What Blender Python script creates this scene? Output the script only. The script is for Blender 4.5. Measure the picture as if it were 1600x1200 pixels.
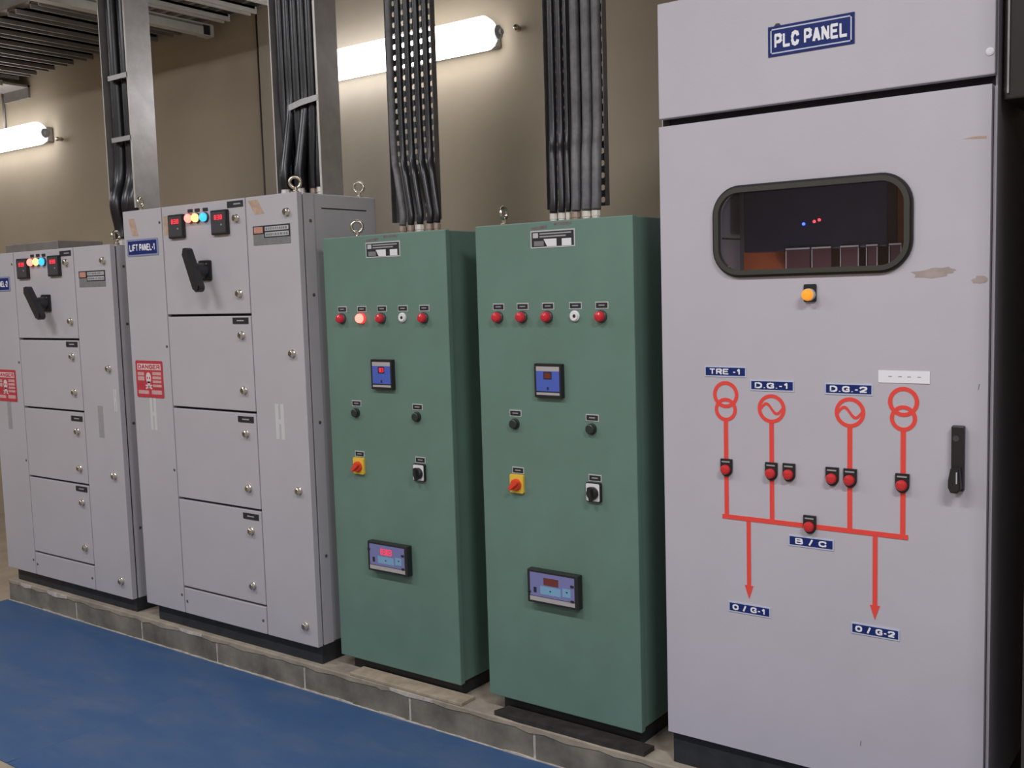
import bpy, bmesh, math, random
from mathutils import Vector, Matrix

for o in list(bpy.data.objects):
    bpy.data.objects.remove(o)
random.seed(7)
PI = math.pi
SC = bpy.context.scene
COL = SC.collection

# ------------------------------------------------------------------ camera
cam_d = bpy.data.cameras.new('camera')
cam = bpy.data.objects.new('camera', cam_d)
COL.objects.link(cam)
SC.camera = cam
cam_d.sensor_width = 36.0
cam_d.lens = 1608.97 / 1600 * 36.0
cam_d.clip_start = 0.05
right = Vector((0.80262422, 0.59576382, -0.0293229))
up = Vector((-0.03173746, 0.09174384, 0.99527675))
back = Vector((0.59564007, -0.79790259, 0.09254386))
cam.matrix_world = Matrix(((right.x, up.x, back.x, 0.0),
                           (right.y, up.y, back.y, -2.41),
                           (right.z, up.z, back.z, 1.4021),
                           (0, 0, 0, 1)))

# ------------------------------------------------------------------ world, lights, exposure
W = bpy.data.worlds.new('world')
SC.world = W
W.use_nodes = True
W.node_tree.nodes['Background'].inputs[0].default_value = (0.8, 0.85, 1.0, 1)
W.node_tree.nodes['Background'].inputs[1].default_value = 0.02


def ceiling_lamp(x, y, z, power, sx=1.25, sy=0.16, col=(0.97, 0.96, 1.0)):
    d = bpy.data.lights.new('ceiling_fluorescent', 'AREA')
    d.shape = 'RECTANGLE'
    d.size = sx
    d.size_y = sy
    d.energy = power
    d.color = col
    o = bpy.data.objects.new('ceiling_fluorescent', d)
    o.location = (x, y, z)
    COL.objects.link(o)


for lx, lp in ((-7.0, 30), (-4.2, 42), (-1.7, 42), (0.9, 80)):
    ceiling_lamp(lx, -1.95, 3.2, lp)
for lx, lp in ((-5.6, 18), (-2.6, 21), (0.4, 20)):
    ceiling_lamp(lx, -4.2, 3.2, lp)

SC.view_settings.view_transform = 'Standard'
SC.view_settings.look = 'None'
SC.view_settings.gamma = 1.0
SC.view_settings.exposure = 0.0
SC.view_settings.use_curve_mapping = False


# ------------------------------------------------------------------ materials
def nodes_of(name):
    m = bpy.data.materials.new(name)
    m.use_nodes = True
    nt = m.node_tree
    return m, nt, nt.nodes['Principled BSDF']


def mat(name, col, rough=0.5, metal=0.0, var=0.0, scale=8.0, bump=0.0, bscale=180.0, spec=0.5, col2=None, detail=4.0):
    m, nt, b = nodes_of(name)
    b.inputs['Roughness'].default_value = rough
    b.inputs['Metallic'].default_value = metal
    b.inputs['Specular IOR Level'].default_value = spec
    b.inputs['Base Color'].default_value = (*col, 1)
    if var or col2 or bump:
        tc = nt.nodes.new('ShaderNodeTexCoord')
    if var or col2:
        n = nt.nodes.new('ShaderNodeTexNoise')
        n.inputs['Scale'].default_value = scale
        n.inputs['Detail'].default_value = detail
        n.inputs['Roughness'].default_value = 0.6
        nt.links.new(tc.outputs['Object'], n.inputs['Vector'])
        r = nt.nodes.new('ShaderNodeValToRGB')
        r.color_ramp.elements[0].position = 0.32
        r.color_ramp.elements[1].position = 0.68
        a = col2 or tuple(c * (1 - var) for c in col)
        c2 = col if col2 else tuple(min(1, c * (1 + var)) for c in col)
        r.color_ramp.elements[0].color = (*a, 1)
        r.color_ramp.elements[1].color = (*c2, 1)
        nt.links.new(n.outputs['Fac'], r.inputs['Fac'])
        nt.links.new(r.outputs['Color'], b.inputs['Base Color'])
    if bump:
        n2 = nt.nodes.new('ShaderNodeTexNoise')
        n2.inputs['Scale'].default_value = bscale
        n2.inputs['Detail'].default_value = 3
        nt.links.new(tc.outputs['Object'], n2.inputs['Vector'])
        bp = nt.nodes.new('ShaderNodeBump')
        bp.inputs['Strength'].default_value = bump
        bp.inputs['Distance'].default_value = 0.002
        nt.links.new(n2.outputs['Fac'], bp.inputs['Height'])
        nt.links.new(bp.outputs['Normal'], b.inputs['Normal'])
    return m


def emit(name, col, strength, base=(0.02, 0.02, 0.02)):
    m, nt, b = nodes_of(name)
    b.inputs['Base Color'].default_value = (*base, 1)
    b.inputs['Emission Color'].default_value = (*col, 1)
    b.inputs['Emission Strength'].default_value = strength
    return m


def glass_pane(name):
    m = bpy.data.materials.new(name)
    m.use_nodes = True
    nt = m.node_tree
    nt.nodes.clear()
    out = nt.nodes.new('ShaderNodeOutputMaterial')
    tr = nt.nodes.new('ShaderNodeBsdfTransparent')
    tr.inputs[0].default_value = (0.86, 0.87, 0.90, 1)
    gl = nt.nodes.new('ShaderNodeBsdfGlossy')
    gl.inputs['Roughness'].default_value = 0.02
    fr = nt.nodes.new('ShaderNodeFresnel')
    fr.inputs[0].default_value = 1.45
    mx = nt.nodes.new('ShaderNodeMixShader')
    nt.links.new(fr.outputs[0], mx.inputs[0])
    nt.links.new(tr.outputs[0], mx.inputs[1])
    nt.links.new(gl.outputs[0], mx.inputs[2])
    nt.links.new(mx.outputs[0], out.inputs[0])
    return m


M = {}
M['grey'] = mat('grey_powder_coat', (0.47, 0.455, 0.485), 0.48, var=0.035, scale=3.0, bump=0.10)
M['plc_grey'] = mat('pale_grey_powder_coat', (0.495, 0.475, 0.53), 0.45, var=0.035, scale=2.5, bump=0.10)
M['green'] = mat('sea_green_powder_coat', (0.130, 0.225, 0.182), 0.5, var=0.07, scale=4.0, bump=0.12)
M['black_steel'] = mat('black_painted_steel', (0.022, 0.024, 0.028), 0.55, var=0.3, scale=20)
M['side_grey'] = mat('grey_side_coat', (0.46, 0.45, 0.475), 0.5, var=0.05, scale=5.0)  # same grey paint as the doors, very slightly darker
M['dark'] = mat('dark_gap', (0.012, 0.012, 0.014), 0.8)
M['brown_grey'] = mat('dark_brown_grey_paint', (0.045, 0.040, 0.036), 0.42, var=0.1, scale=8)
M['black_plastic'] = mat('black_plastic', (0.018, 0.018, 0.02), 0.4)
M['charcoal'] = mat('charcoal_plastic', (0.055, 0.055, 0.062), 0.38)
M['label_black'] = mat('engraved_black_label', (0.02, 0.02, 0.025), 0.45)
M['label_line'] = mat('faded_engraving', (0.32, 0.32, 0.33), 0.6)
M['white'] = mat('white_plastic', (0.75, 0.75, 0.77), 0.45)
M['white_paint'] = mat('white_lettering', (0.82, 0.82, 0.86), 0.5)
M['sign_blue'] = mat('sign_blue', (0.009, 0.023, 0.145), 0.55, var=0.1, scale=40, spec=0.25)
M['sign_edge'] = mat('sign_pale_blue_edge', (0.52, 0.56, 0.70), 0.4)
M['blue_edge'] = mat('sign_slate_edge', (0.24, 0.27, 0.42), 0.4)
M['danger_red'] = mat('danger_red', (0.50, 0.045, 0.065), 0.45, var=0.12, scale=30)
M['danger_pink'] = mat('danger_faded_white', (0.62, 0.36, 0.36), 0.5, var=0.1, scale=60)
M['danger_white'] = mat('danger_white', (0.72, 0.60, 0.60), 0.5)
M['red_line'] = mat('red_mimic_tape', (0.80, 0.07, 0.055), 0.4)
M['red_lens'] = mat('red_lens', (0.62, 0.03, 0.045), 0.22)
M['red_button'] = mat('red_lamp_cap', (0.58, 0.03, 0.035), 0.3)
M['dark_button'] = mat('dark_green_button', (0.022, 0.034, 0.030), 0.4)
M['chrome'] = mat('nickel', (0.66, 0.62, 0.52), 0.25, 1.0)
M['lock_dark'] = mat('lock_slot', (0.10, 0.09, 0.07), 0.5)
M['brass'] = mat('nickel_brass_gland', (0.80, 0.72, 0.62), 0.35, 0.85)
M['gland_white'] = mat('gland_pale_metal', (0.85, 0.80, 0.74), 0.32, 0.3)
M['gland_dull'] = mat('gland_dull_metal', (0.42, 0.33, 0.28), 0.45, 0.5)
M['galv'] = mat('galvanised_steel', (0.46, 0.45, 0.45), 0.45, 0.75, var=0.10, scale=14)
M['galv_dull'] = mat('dull_galvanised_steel', (0.26, 0.24, 0.22), 0.55, 0.55, var=0.15, scale=10)
M['galv_pale'] = mat('pale_zinc_and_lit_rung', (0.62, 0.60, 0.56), 0.45, 0.35, var=0.08, scale=10)  # also gives the right-hand ladder rungs their lit tone
M['tray_plate'] = mat('grey_perforated_sheet', (0.16, 0.155, 0.155), 0.5, 0.6, var=0.15, scale=18)
M['cable'] = mat('black_cable_sheath', (0.014, 0.014, 0.017), 0.3, var=0.2, scale=30, bump=0.15, bscale=40)
M['cable_dusty'] = mat('dusty_black_cable_sheath', (0.12, 0.117, 0.122), 0.45, var=0.3, scale=26)
M['tan_tape'] = mat('tan_tape_residue', (0.46, 0.33, 0.245), 0.7, var=0.15, scale=40)
M['stain'] = mat('brown_smudge', (0.36, 0.30, 0.28), 0.6, var=0.12, scale=30)
M['red_smudge'] = mat('faded_red_marking', (0.15, 0.135, 0.13), 0.6, var=0.25, scale=60)
M['strip_pale'] = mat('pale_clear_strip', (0.60, 0.60, 0.60), 0.35)
M['strip_grey'] = mat('dull_grey_strip', (0.33, 0.32, 0.33), 0.5, var=0.08, scale=60)
M['orange'] = mat('faded_orange_logo', (0.55, 0.27, 0.20), 0.5, var=0.12, scale=60)
M['plate_grey'] = mat('grey_maker_plate', (0.20, 0.20, 0.205), 0.45, var=0.1, scale=50)
M['plate_silver'] = mat('silver_print', (0.48, 0.50, 0.52), 0.4)
M['meter_blue'] = mat('blue_meter_face', (0.075, 0.13, 0.50), 0.35)
M['meter_lilac'] = mat('lilac_meter_face', (0.19, 0.20, 0.43), 0.3)
M['key_cyan'] = mat('pale_cyan_keys', (0.20, 0.40, 0.58), 0.4)
M['meter_trim'] = mat('beige_meter_trim', (0.42, 0.40, 0.40), 0.45)
M['dead_display'] = mat('unlit_red_display', (0.16, 0.035, 0.030), 0.3)
M['yellow'] = mat('yellow_switch_plate', (0.78, 0.53, 0.06), 0.4)
M['red_knob'] = mat('red_switch_knob', (0.72, 0.06, 0.025), 0.35)
M['gasket'] = mat('olive_black_rubber', (0.042, 0.042, 0.034), 0.5)
M['glass'] = glass_pane('window_glass')
M['orange_plate'] = mat('orange_mounting_plate', (0.78, 0.18, 0.06), 0.5, var=0.1, scale=12)
M['navy'] = mat('dark_navy_module', (0.022, 0.022, 0.065), 0.4, var=0.2, scale=8)
M['terminal_dark'] = mat('maroon_terminal_face', (0.14, 0.05, 0.06), 0.5)
M['terminal_white'] = mat('white_terminal_edge', (0.80, 0.76, 0.80), 0.4)
M['kerb_top'] = mat('mortar_top', (0.40, 0.345, 0.27), 0.85, col2=(0.24, 0.21, 0.17), scale=9, bump=0.4, bscale=60)
M['kerb'] = mat('dark_cement_block', (0.26, 0.235, 0.195), 0.8, col2=(0.10, 0.096, 0.08), scale=6.0, bump=0.3, bscale=60)
M['grout'] = mat('white_grout', (0.50, 0.46, 0.41), 0.85, var=0.25, scale=40)
M['wood'] = mat('pale_packing_strip', (0.36, 0.30, 0.22), 0.8, var=0.2, scale=20)
M['debris'] = mat('black_rubber_strip', (0.03, 0.026, 0.024), 0.7, var=0.4, scale=25)
M['floor'] = mat('tan_cement_floor', (0.36, 0.29, 0.21), 0.75, var=0.15, scale=3, bump=0.15, bscale=60)
M['wall'] = mat('beige_wall_paint', (0.41, 0.345, 0.25), 0.75, var=0.05, scale=2.0, bump=0.2, bscale=30)
M['pilaster'] = mat('grey_beige_paint', (0.40, 0.35, 0.275), 0.75, var=0.06, scale=3)
M['ceiling'] = mat('ceiling_concrete', (0.16, 0.14, 0.12), 0.85, var=0.12, scale=2)
M['tube'] = emit('fluorescent_diffuser', (0.98, 0.97, 1.0), 6.0, (0.8, 0.8, 0.8))
M['lit_red'] = emit('lit_red_lens', (1.0, 0.24, 0.18), 2.4)
M['lit_red_deep'] = emit('lit_red_rim', (1.0, 0.05, 0.05), 1.0, (0.4, 0.02, 0.02))
M['lit_amber'] = emit('lit_amber_lens', (1.0, 0.62, 0.20), 2.0)
M['lit_blue'] = emit('lit_blue_lens', (0.04, 0.42, 1.0), 1.8)
M['lit_orange'] = emit('lit_orange_lens', (1.0, 0.33, 0.02), 0.75, (0.5, 0.2, 0.02))
M['digits'] = emit('red_digits', (1.0, 0.03, 0.06), 1.3)
M['led_blue'] = emit('blue_led', (0.05, 0.10, 1.0), 5.0)
M['led_red'] = emit('red_led', (1.0, 0.06, 0.08), 2.5)


def mat_mat_blue():
    m, nt, b = nodes_of('blue_rubber_mat')
    tc = nt.nodes.new('ShaderNodeTexCoord')
    n = nt.nodes.new('ShaderNodeTexNoise')
    n.inputs['Scale'].default_value = 3.2
    n.inputs['Detail'].default_value = 7
    n.inputs['Roughness'].default_value = 0.65
    mp = nt.nodes.new('ShaderNodeMapping')
    mp.inputs['Scale'].default_value = (0.7, 1.8, 1)
    nt.links.new(tc.outputs['Object'], mp.inputs['Vector'])
    nt.links.new(mp.outputs['Vector'], n.inputs['Vector'])
    r = nt.nodes.new('ShaderNodeValToRGB')
    e = r.color_ramp.elements
    e[0].position = 0.30
    e[0].color = (0.024, 0.085, 0.225, 1)
    e[1].position = 0.72
    e[1].color = (0.080, 0.120, 0.215, 1)
    k = e.new(0.5)
    k.color = (0.042, 0.100, 0.215, 1)
    nt.links.new(n.outputs['Fac'], r.inputs['Fac'])
    nt.links.new(r.outputs['Color'], b.inputs['Base Color'])
    b.inputs['Roughness'].default_value = 0.5
    n2 = nt.nodes.new('ShaderNodeTexNoise')
    n2.inputs['Scale'].default_value = 90
    nt.links.new(tc.outputs['Object'], n2.inputs['Vector'])
    bp = nt.nodes.new('ShaderNodeBump')
    bp.inputs['Strength'].default_value = 0.2
    bp.inputs['Distance'].default_value = 0.002
    nt.links.new(n2.outputs['Fac'], bp.inputs['Height'])
    nt.links.new(bp.outputs['Normal'], b.inputs['Normal'])
    return m


M['mat_blue'] = mat_mat_blue()


# ------------------------------------------------------------------ mesh helpers
class MB:
    """collects solids into one mesh; every solid has its own material"""

    def __init__(self):
        self.bm = bmesh.new()
        self.mats = []

    def mi(self, key):
        if key not in self.mats:
            self.mats.append(key)
        return self.mats.index(key)

    def _new(self, fn, key, smooth=False):
        t = bmesh.new()
        fn(t)
        bmesh.ops.recalc_face_normals(t, faces=t.faces)
        k = self.mi(key)
        for f in t.faces:
            f.material_index = k
            f.smooth = smooth
        me = bpy.data.meshes.new('tmp')
        t.to_mesh(me)
        t.free()
        self.bm.from_mesh(me)
        bpy.data.meshes.remove(me)
        return self

    def box(self, x0, x1, y0, y1, z0, z1, key, bev=0.0, seg=2):
        def fn(t):
            r = bmesh.ops.create_cube(t, size=1)
            for v in r['verts']:
                v.co = Vector((x0 + (v.co.x + .5) * (x1 - x0), y0 + (v.co.y + .5) * (y1 - y0), z0 + (v.co.z + .5) * (z1 - z0)))
            if bev:
                bmesh.ops.bevel(t, geom=t.edges[:], offset=bev, segments=seg, profile=0.5, affect='EDGES')
        return self._new(fn, key)

    def poly(self, pts, y0, y1, key, bev=0.0):
        """prism of an (x, z) outline between y0 and y1"""
        def fn(t):
            a = [t.verts.new((p[0], y0, p[1])) for p in pts]
            b = [t.verts.new((p[0], y1, p[1])) for p in pts]
            t.faces.new(a)
            t.faces.new(b[::-1])
            n = len(pts)
            for i in range(n):
                t.faces.new((a[i], b[i], b[(i + 1) % n], a[(i + 1) % n]))
            if bev:
                bmesh.ops.bevel(t, geom=[e for e in t.edges if all(abs(v.co.y - y0) < 1e-6 for v in e.verts)],
                                offset=bev, segments=2, affect='EDGES')
        return self._new(fn, key)

    def prism_z(self, pts, z0, z1, key):
        def fn(t):
            a = [t.verts.new((p[0], p[1], z0)) for p in pts]
            b = [t.verts.new((p[0], p[1], z1)) for p in pts]
            t.faces.new(a)
            t.faces.new(b[::-1])
            n = len(pts)
            for i in range(n):
                t.faces.new((a[i], b[i], b[(i + 1) % n], a[(i + 1) % n]))
        return self._new(fn, key)

    def lathe(self, c, prof, key, axis='Y', n=20):
        """prof: (distance along the axis, radius) pairs; closed at the ends"""
        def fn(t):
            rings = []
            for d, r in prof:
                ring = []
                for i in range(n):
                    a = 2 * PI * i / n
                    u, w = r * math.cos(a), r * math.sin(a)
                    if axis == 'Y':
                        p = (c[0] + u, c[1] + d, c[2] + w)
                    elif axis == 'Z':
                        p = (c[0] + u, c[1] + w, c[2] + d)
                    else:
                        p = (c[0] + d, c[1] + u, c[2] + w)
                    ring.append(t.verts.new(p))
                rings.append(ring)
            for a, b in zip(rings, rings[1:]):
                for i in range(n):
                    t.faces.new((a[i], a[(i + 1) % n], b[(i + 1) % n], b[i]))
            t.faces.new(rings[0])
            t.faces.new(rings[-1])
        return self._new(fn, key, smooth=False)

    def tube(self, pts, r, key, n=12):
        def fn(t):
            P = [Vector(p) for p in pts]
            rings = []
            ref = Vector((1, 0, 0))
            for i, p in enumerate(P):
                d = (P[min(i + 1, len(P) - 1)] - P[max(i - 1, 0)]).normalized()
                u = (ref - d * ref.dot(d))
                if u.length < 1e-3:
                    u = Vector((0, 1, 0)) - d * d.y
                u.normalize()
                w = d.cross(u)
                rings.append([t.verts.new(p + u * (r * math.cos(2 * PI * k / n)) + w * (r * math.sin(2 * PI * k / n))) for k in range(n)])
            for a, b in zip(rings, rings[1:]):
                for i in range(n):
                    t.faces.new((a[i], a[(i + 1) % n], b[(i + 1) % n], b[i]))
            t.faces.new(rings[0])
            t.faces.new(rings[-1])
        return self._new(fn, key, smooth=True)

    def ring(self, cx, cz, R, r, y0, y1, key, n=40):
        """flat annulus in the x-z plane, outer radius R, inner r"""
        def fn(t):
            vs = []
            for (rad, y) in ((R, y0), (r, y0), (r, y1), (R, y1)):
                vs.append([t.verts.new((cx + rad * math.cos(2 * PI * i / n), y, cz + rad * math.sin(2 * PI * i / n))) for i in range(n)])
            for k in range(4):
                a, b = vs[k], vs[(k + 1) % 4]
                for i in range(n):
                    t.faces.new((a[i], a[(i + 1) % n], b[(i + 1) % n], b[i]))
        return self._new(fn, key)

    def torus(self, c, R, r, key, yaw=0.0, n=24, k=10):
        """ring standing upright, its axis horizontal at angle yaw"""
        def fn(t):
            rings = []
            for i in range(n):
                a = 2 * PI * i / n
                ring = []
                for j in range(k):
                    b = 2 * PI * j / k
                    rr = R + r * math.cos(b)
                    u, d, w = rr * math.cos(a), r * math.sin(b), rr * math.sin(a)
                    ring.append(t.verts.new((c[0] + u * math.cos(yaw) - d * math.sin(yaw), c[1] + u * math.sin(yaw) + d * math.cos(yaw), c[2] + w)))
                rings.append(ring)
            for i in range(n):
                a, b = rings[i], rings[(i + 1) % n]
                for j in range(k):
                    t.faces.new((a[j], a[(j + 1) % k], b[(j + 1) % k], b[j]))
        return self._new(fn, key, smooth=True)

    def plate_hole(self, outer, inner, y0, y1, key):
        """prism of an (x, z) outline with one hole"""
        def fn(t):
            def loop(pts):
                vs = [t.verts.new((p[0], y0, p[1])) for p in pts]
                return vs, [t.edges.new((vs[i], vs[(i + 1) % len(vs)])) for i in range(len(vs))]
            _, e1 = loop(outer)
            _, e2 = loop(inner)
            r = bmesh.ops.triangle_fill(t, use_beauty=True, use_dissolve=False, edges=e1 + e2)
            fs = [f for f in r['geom'] if isinstance(f, bmesh.types.BMFace)]
            ex = bmesh.ops.extrude_face_region(t, geom=fs)
            for v in [g for g in ex['geom'] if isinstance(g, bmesh.types.BMVert)]:
                v.co.y = y1
        return self._new(fn, key)

    def build(self, name, parent=None, smooth_angle=None):
        """link as ONE mesh object; its origin is put at the middle of its own bounds"""
        bm = self.bm
        lo = Vector((min(v.co.x for v in bm.verts), min(v.co.y for v in bm.verts), min(v.co.z for v in bm.verts)))
        hi = Vector((max(v.co.x for v in bm.verts), max(v.co.y for v in bm.verts), max(v.co.z for v in bm.verts)))
        c = (lo + hi) / 2
        for v in bm.verts:
            v.co -= c
        me = bpy.data.meshes.new(name)
        bm.to_mesh(me)
        bm.free()
        for k in self.mats:
            me.materials.append(M[k])
        o = bpy.data.objects.new(name, me)
        COL.objects.link(o)
        place(o, c, parent)
        return o


WORLD = {}


def place(o, c, parent=None):
    c = Vector(c)
    if parent is not None:
        o.parent = parent
        o.location = c - WORLD[parent.name]
    else:
        o.location = c
    WORLD[o.name] = c


def thing(name, loc, label, cat, group=None):
    o = bpy.data.objects.new(name, None)
    o.empty_display_size = 0.05
    COL.objects.link(o)
    place(o, loc)
    tag(o, label, cat, group)
    return o


def tag(o, label, cat, group=None):
    o['label'] = label
    o['category'] = cat
    if group:
        o['group'] = group
    return o


def struct(o):
    o['kind'] = 'structure'
    return o


GLYPH = {   # centre lines of block letters in a unit box
    'A': [[(0, 0), (.5, 1), (1, 0)], [(.2, .30), (.8, .30)]],
    'B': [[(0, 0), (0, 1), (.68, 1), (.93, .88), (.93, .66), (.68, .53), (0, .53)], [(.68, .53), (1, .40), (1, .13), (.72, 0), (0, 0)]],
    'C': [[(1, .72), (.85, .93), (.5, 1), (.15, .90), (0, .64), (0, .36), (.15, .10), (.5, 0), (.85, .07), (1, .28)]],
    'D': [[(0, 0), (0, 1), (.55, 1), (.9, .85), (1, .6), (1, .4), (.9, .15), (.55, 0), (0, 0)]],
    'E': [[(1, 1), (0, 1), (0, 0), (1, 0)], [(0, .52), (.85, .52)]],
    'F': [[(1, 1), (0, 1), (0, 0)], [(0, .5), (.85, .5)]],
    'G': [[(1, .74), (.85, .93), (.5, 1), (.15, .90), (0, .64), (0, .36), (.15, .10), (.5, 0), (1, .08), (1, .45), (.6, .45)]],
    'I': [[(.5, 0), (.5, 1)]],
    'L': [[(0, 1), (0, 0), (1, 0)]],
    'N': [[(0, 0), (0, 1), (1, 0), (1, 1)]],
    'O': [[(.5, 1), (.15, .90), (0, .64), (0, .36), (.15, .10), (.5, 0), (.85, .10), (1, .36), (1, .64), (.85, .90), (.5, 1)]],
    'P': [[(0, 0), (0, 1), (.7, 1), (1, .86), (1, .56), (.7, .42), (0, .42)]],
    'R': [[(0, 0), (0, 1), (.7, 1), (1, .86), (1, .60), (.7, .47), (0, .47)], [(.55, .47), (1, 0)]],
    'T': [[(0, 1), (1, 1)], [(.5, 1), (.5, 0)]],
    '1': [[(.15, .74), (.62, 1), (.62, 0)]],
    '2': [[(0, .74), (.15, .94), (.5, 1), (.85, .94), (1, .74), (.9, .54), (0, 0), (1, 0)]],
    '-': [[(0, .40), (1, .40)]],
    '.': [[(.5, 0), (.5, .02)]],
    '/': [[(.1, -.05), (.9, 1.05)]],
    ' ': [],
}
ADV = {'I': .40, '1': .72, '-': .48, '.': .34, '/': .62, ' ': .38}


def lettering(text, cx, cz, w, h, y, key, parent, weight=.2, depth=.0006, gap=.16):
    """raised block letters in the x-z plane facing -y, fitted into w x h"""
    units = sum(ADV.get(c, 1) for c in text) + gap * (len(text) - 1)
    U = w / units
    t = weight * h
    tx = min(t * 1.15, .27 * U)
    mb = MB()
    x = cx - w / 2
    layer = 0
    for c in text:
        a = ADV.get(c, 1) * U
        iw = max(a - tx, .0001)
        for line in GLYPH[c]:
            pts = [(x + tx / 2 + u * iw, cz - h / 2 + t / 2 + v * (h - t)) for u, v in line]
            for p, q in zip(pts, pts[1:]):
                dx, dz = q[0] - p[0], q[1] - p[1]
                l = math.hypot(dx, dz)
                nx, nz = -dz / l, dx / l
                hw = .5 * (tx * abs(nx) + t * abs(nz))
                ex, ez = dx / l * hw * .42, dz / l * hw * .42
                nx, nz = nx * hw, nz * hw
                layer = (layer + 1) % 7
                mb.poly([(p[0] - ex + nx, p[1] - ez + nz), (p[0] - ex - nx, p[1] - ez - nz), (q[0] + ex - nx, q[1] + ez - nz), (q[0] + ex + nx, q[1] + ez + nz)],
                        y - depth - layer * 1e-5, y, key)
        x += a + gap * U
    return mb.build('lettering', parent)


def rrect(cx, cz, w, h, r, n=8):
    pts = []
    for sx, sz, a0 in ((1, 1, 0), (-1, 1, 90), (-1, -1, 180), (1, -1, 270)):
        for i in range(n + 1):
            a = math.radians(a0 + 90 * i / n)
            pts.append((cx + sx * (w / 2 - r) + r * math.cos(a), cz + sz * (h / 2 - r) + r * math.sin(a)))
    return pts


def rbox(mb, cx, cz, w, h, y0, y1, key, r=0.004, bev=0.0):
    return mb.poly(rrect(cx, cz, w, h, r, 4), y0, y1, key, bev)


# ------------------------------------------------------------------ the room
XL, XR, YF, YB, ZC = -9.0, 2.6, -5.6, 1.0, 3.35
KT = 0.0995          # top of the cement kerb
struct(MB().box(XL - .1, XR + .1, YF - .1, YB + .1, -0.10, -0.004, 'floor').build('floor'))
struct(MB().box(XL - .1, XR + .1, YF - .1, YB + .1, ZC, ZC + 0.1, 'ceiling').build('ceiling'))
struct(MB().box(XL - .1, XR + .1, YB, YB + .1, -0.004, ZC, 'wall').build('wall_back'))
struct(MB().box(XL - .1, XR + .1, YF - .1, YF, -0.004, ZC, 'wall').build('wall_front'))
struct(MB().box(XL - .1, XL, YF, YB, -0.004, ZC, 'wall').build('wall_left'))
struct(MB().box(XR, XR + .1, YF, YB, -0.004, ZC, 'wall').build('wall_right'))

# cement kerb that carries the whole row
kb = MB()
kx0, kx1 = -4.80, 1.6
seams = [-4.22, -3.729, -3.238, -2.745, -2.24, -1.741, -1.245, -0.75, -0.25, 0.25, 0.75, 1.25]
edges = [kx0] + seams + [kx1]
for a, b in zip(edges, edges[1:]):
    kb.box(a + .0045, b - .0045, -0.0205, 0.02, -0.004, KT - 0.012, 'kerb', bev=0.002)
kb.box(kx0, kx1, -0.0185, 0.60, -0.004, KT - 0.014, 'grout')
kb.box(kx0, kx1, -0.0190, 0.60, KT - 0.014, KT, 'kerb_top', bev=0.003)
xx = kx0
while xx < kx1:            # thin line of grout squeezed out along the foot
    l = random.uniform(.05, .16)
    h_ = random.uniform(.002, .007)
    kb.poly([(xx, -.004), (xx + l, -.004), (xx + l, h_ * .6), (xx + l * .5, h_), (xx, h_ * .6)], -0.0245 - random.uniform(0, .002), -0.020, 'grout')
    xx += l
xx = kx0
while xx < kx1:            # ragged mortar lip along the upper arris
    l = random.uniform(.06, .22)
    d = random.uniform(.003, .011)
    kb.poly([(xx, KT - .003), (xx, KT - .010 - d * .4), (xx + l * .4, KT - .012 - d), (xx + l, KT - .011 - d * .3), (xx + l, KT - .003)], -.0222 - random.uniform(0, .0008), -.017, 'kerb_top' if random.random() < .7 else 'grout')
    xx += l
kerb = struct(kb.build('trim_1'))
kerb['label'] = 'long grey cement kerb under the row of electrical cabinets'

# blue mats along the kerb
m1 = MB().prism_z([(-4.812, -0.92), (-3.0885, -0.92), (-3.0847, -0.875), (-3.0843, -0.022), (-4.812, -0.022)], -0.004, 0.0, 'mat_blue').build('rubber_mat')
tag(m1, 'worn blue rubber mat before the two grey cabinets at the far left end', 'mat', 'blue rubber mats along the kerb')
m2 = MB().prism_z([(-3.0825, -0.92), (1.4, -0.92), (1.4, -0.022), (-3.0842, -0.022), (-3.0841, -0.875)], -0.004, 0.0, 'mat_blue').build('rubber_mat')
tag(m2, 'blue rubber mat before the green cabinets, running out of frame to the right', 'mat', 'blue rubber mats along the kerb')


# ------------------------------------------------------------------ fittings shared by cabinets
def lock(x, z, y, parent, r=0.0125):
    mb = MB()
    mb.lathe((x, y, z), [(0, r * 1.15), (-0.004, r * 1.15), (-0.006, r), (-0.014, r * .92), (-0.016, r * .7)], 'chrome')
    mb.box(x - .0022, x + .0022, y - .0172, y - .0155, z - .0065, z + .0065, 'lock_dark')
    return mb.build('lock', parent)


def nameplate(x, z, w, h, y, parent, border='plate_silver', line=0.55, off=0.0):
    mb = MB()
    if border:
        mb.box(x - w / 2 - .003, x + w / 2 + .003, y - .0010, y, z - h / 2 - .003, z + h / 2 + .003, border)
    mb.box(x - w / 2, x + w / 2, y - .0022, y - (.0010 if border else 0), z - h / 2, z + h / 2, 'label_black')
    if line:
        mb.box(x - w * line / 2 + off, x + w * line / 2 + off, y - .0026, y - .0022, z - h * .10, z + h * .12, 'label_line')
    return mb.build('nameplate', parent)


def screw(x, z, y, parent, key='lock_dark', r=0.005):
    return MB().lathe((x, y, z), [(0, r), (-.002, r), (-.003, r * .6)], key, n=12).build('screw', parent)


def eye_bolt(x, y, z, parent, yaw=0.6):
    mb = MB()
    mb.lathe((x, y, z), [(0, .013), (.006, .013), (.008, .008), (.020, .008)], 'chrome', axis='Z', n=16)
    mb.torus((x, y, z + .036), .0185, .0055, 'chrome', yaw)
    return mb.build('eye_bolt', parent)


def gland(x, y, z, parent, key='gland_white', r=0.016, h=0.035):
    mb = MB()
    mb.lathe((x, y, z), [(0, r), (h * .4, r), (h * .4, r * .86), (h * .55, r * .86), (h * .55, r * 1.0), (h, r * .95), (h, r * .6)], key, axis='Z', n=8)
    return mb.build('cable_gland', parent)


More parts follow.
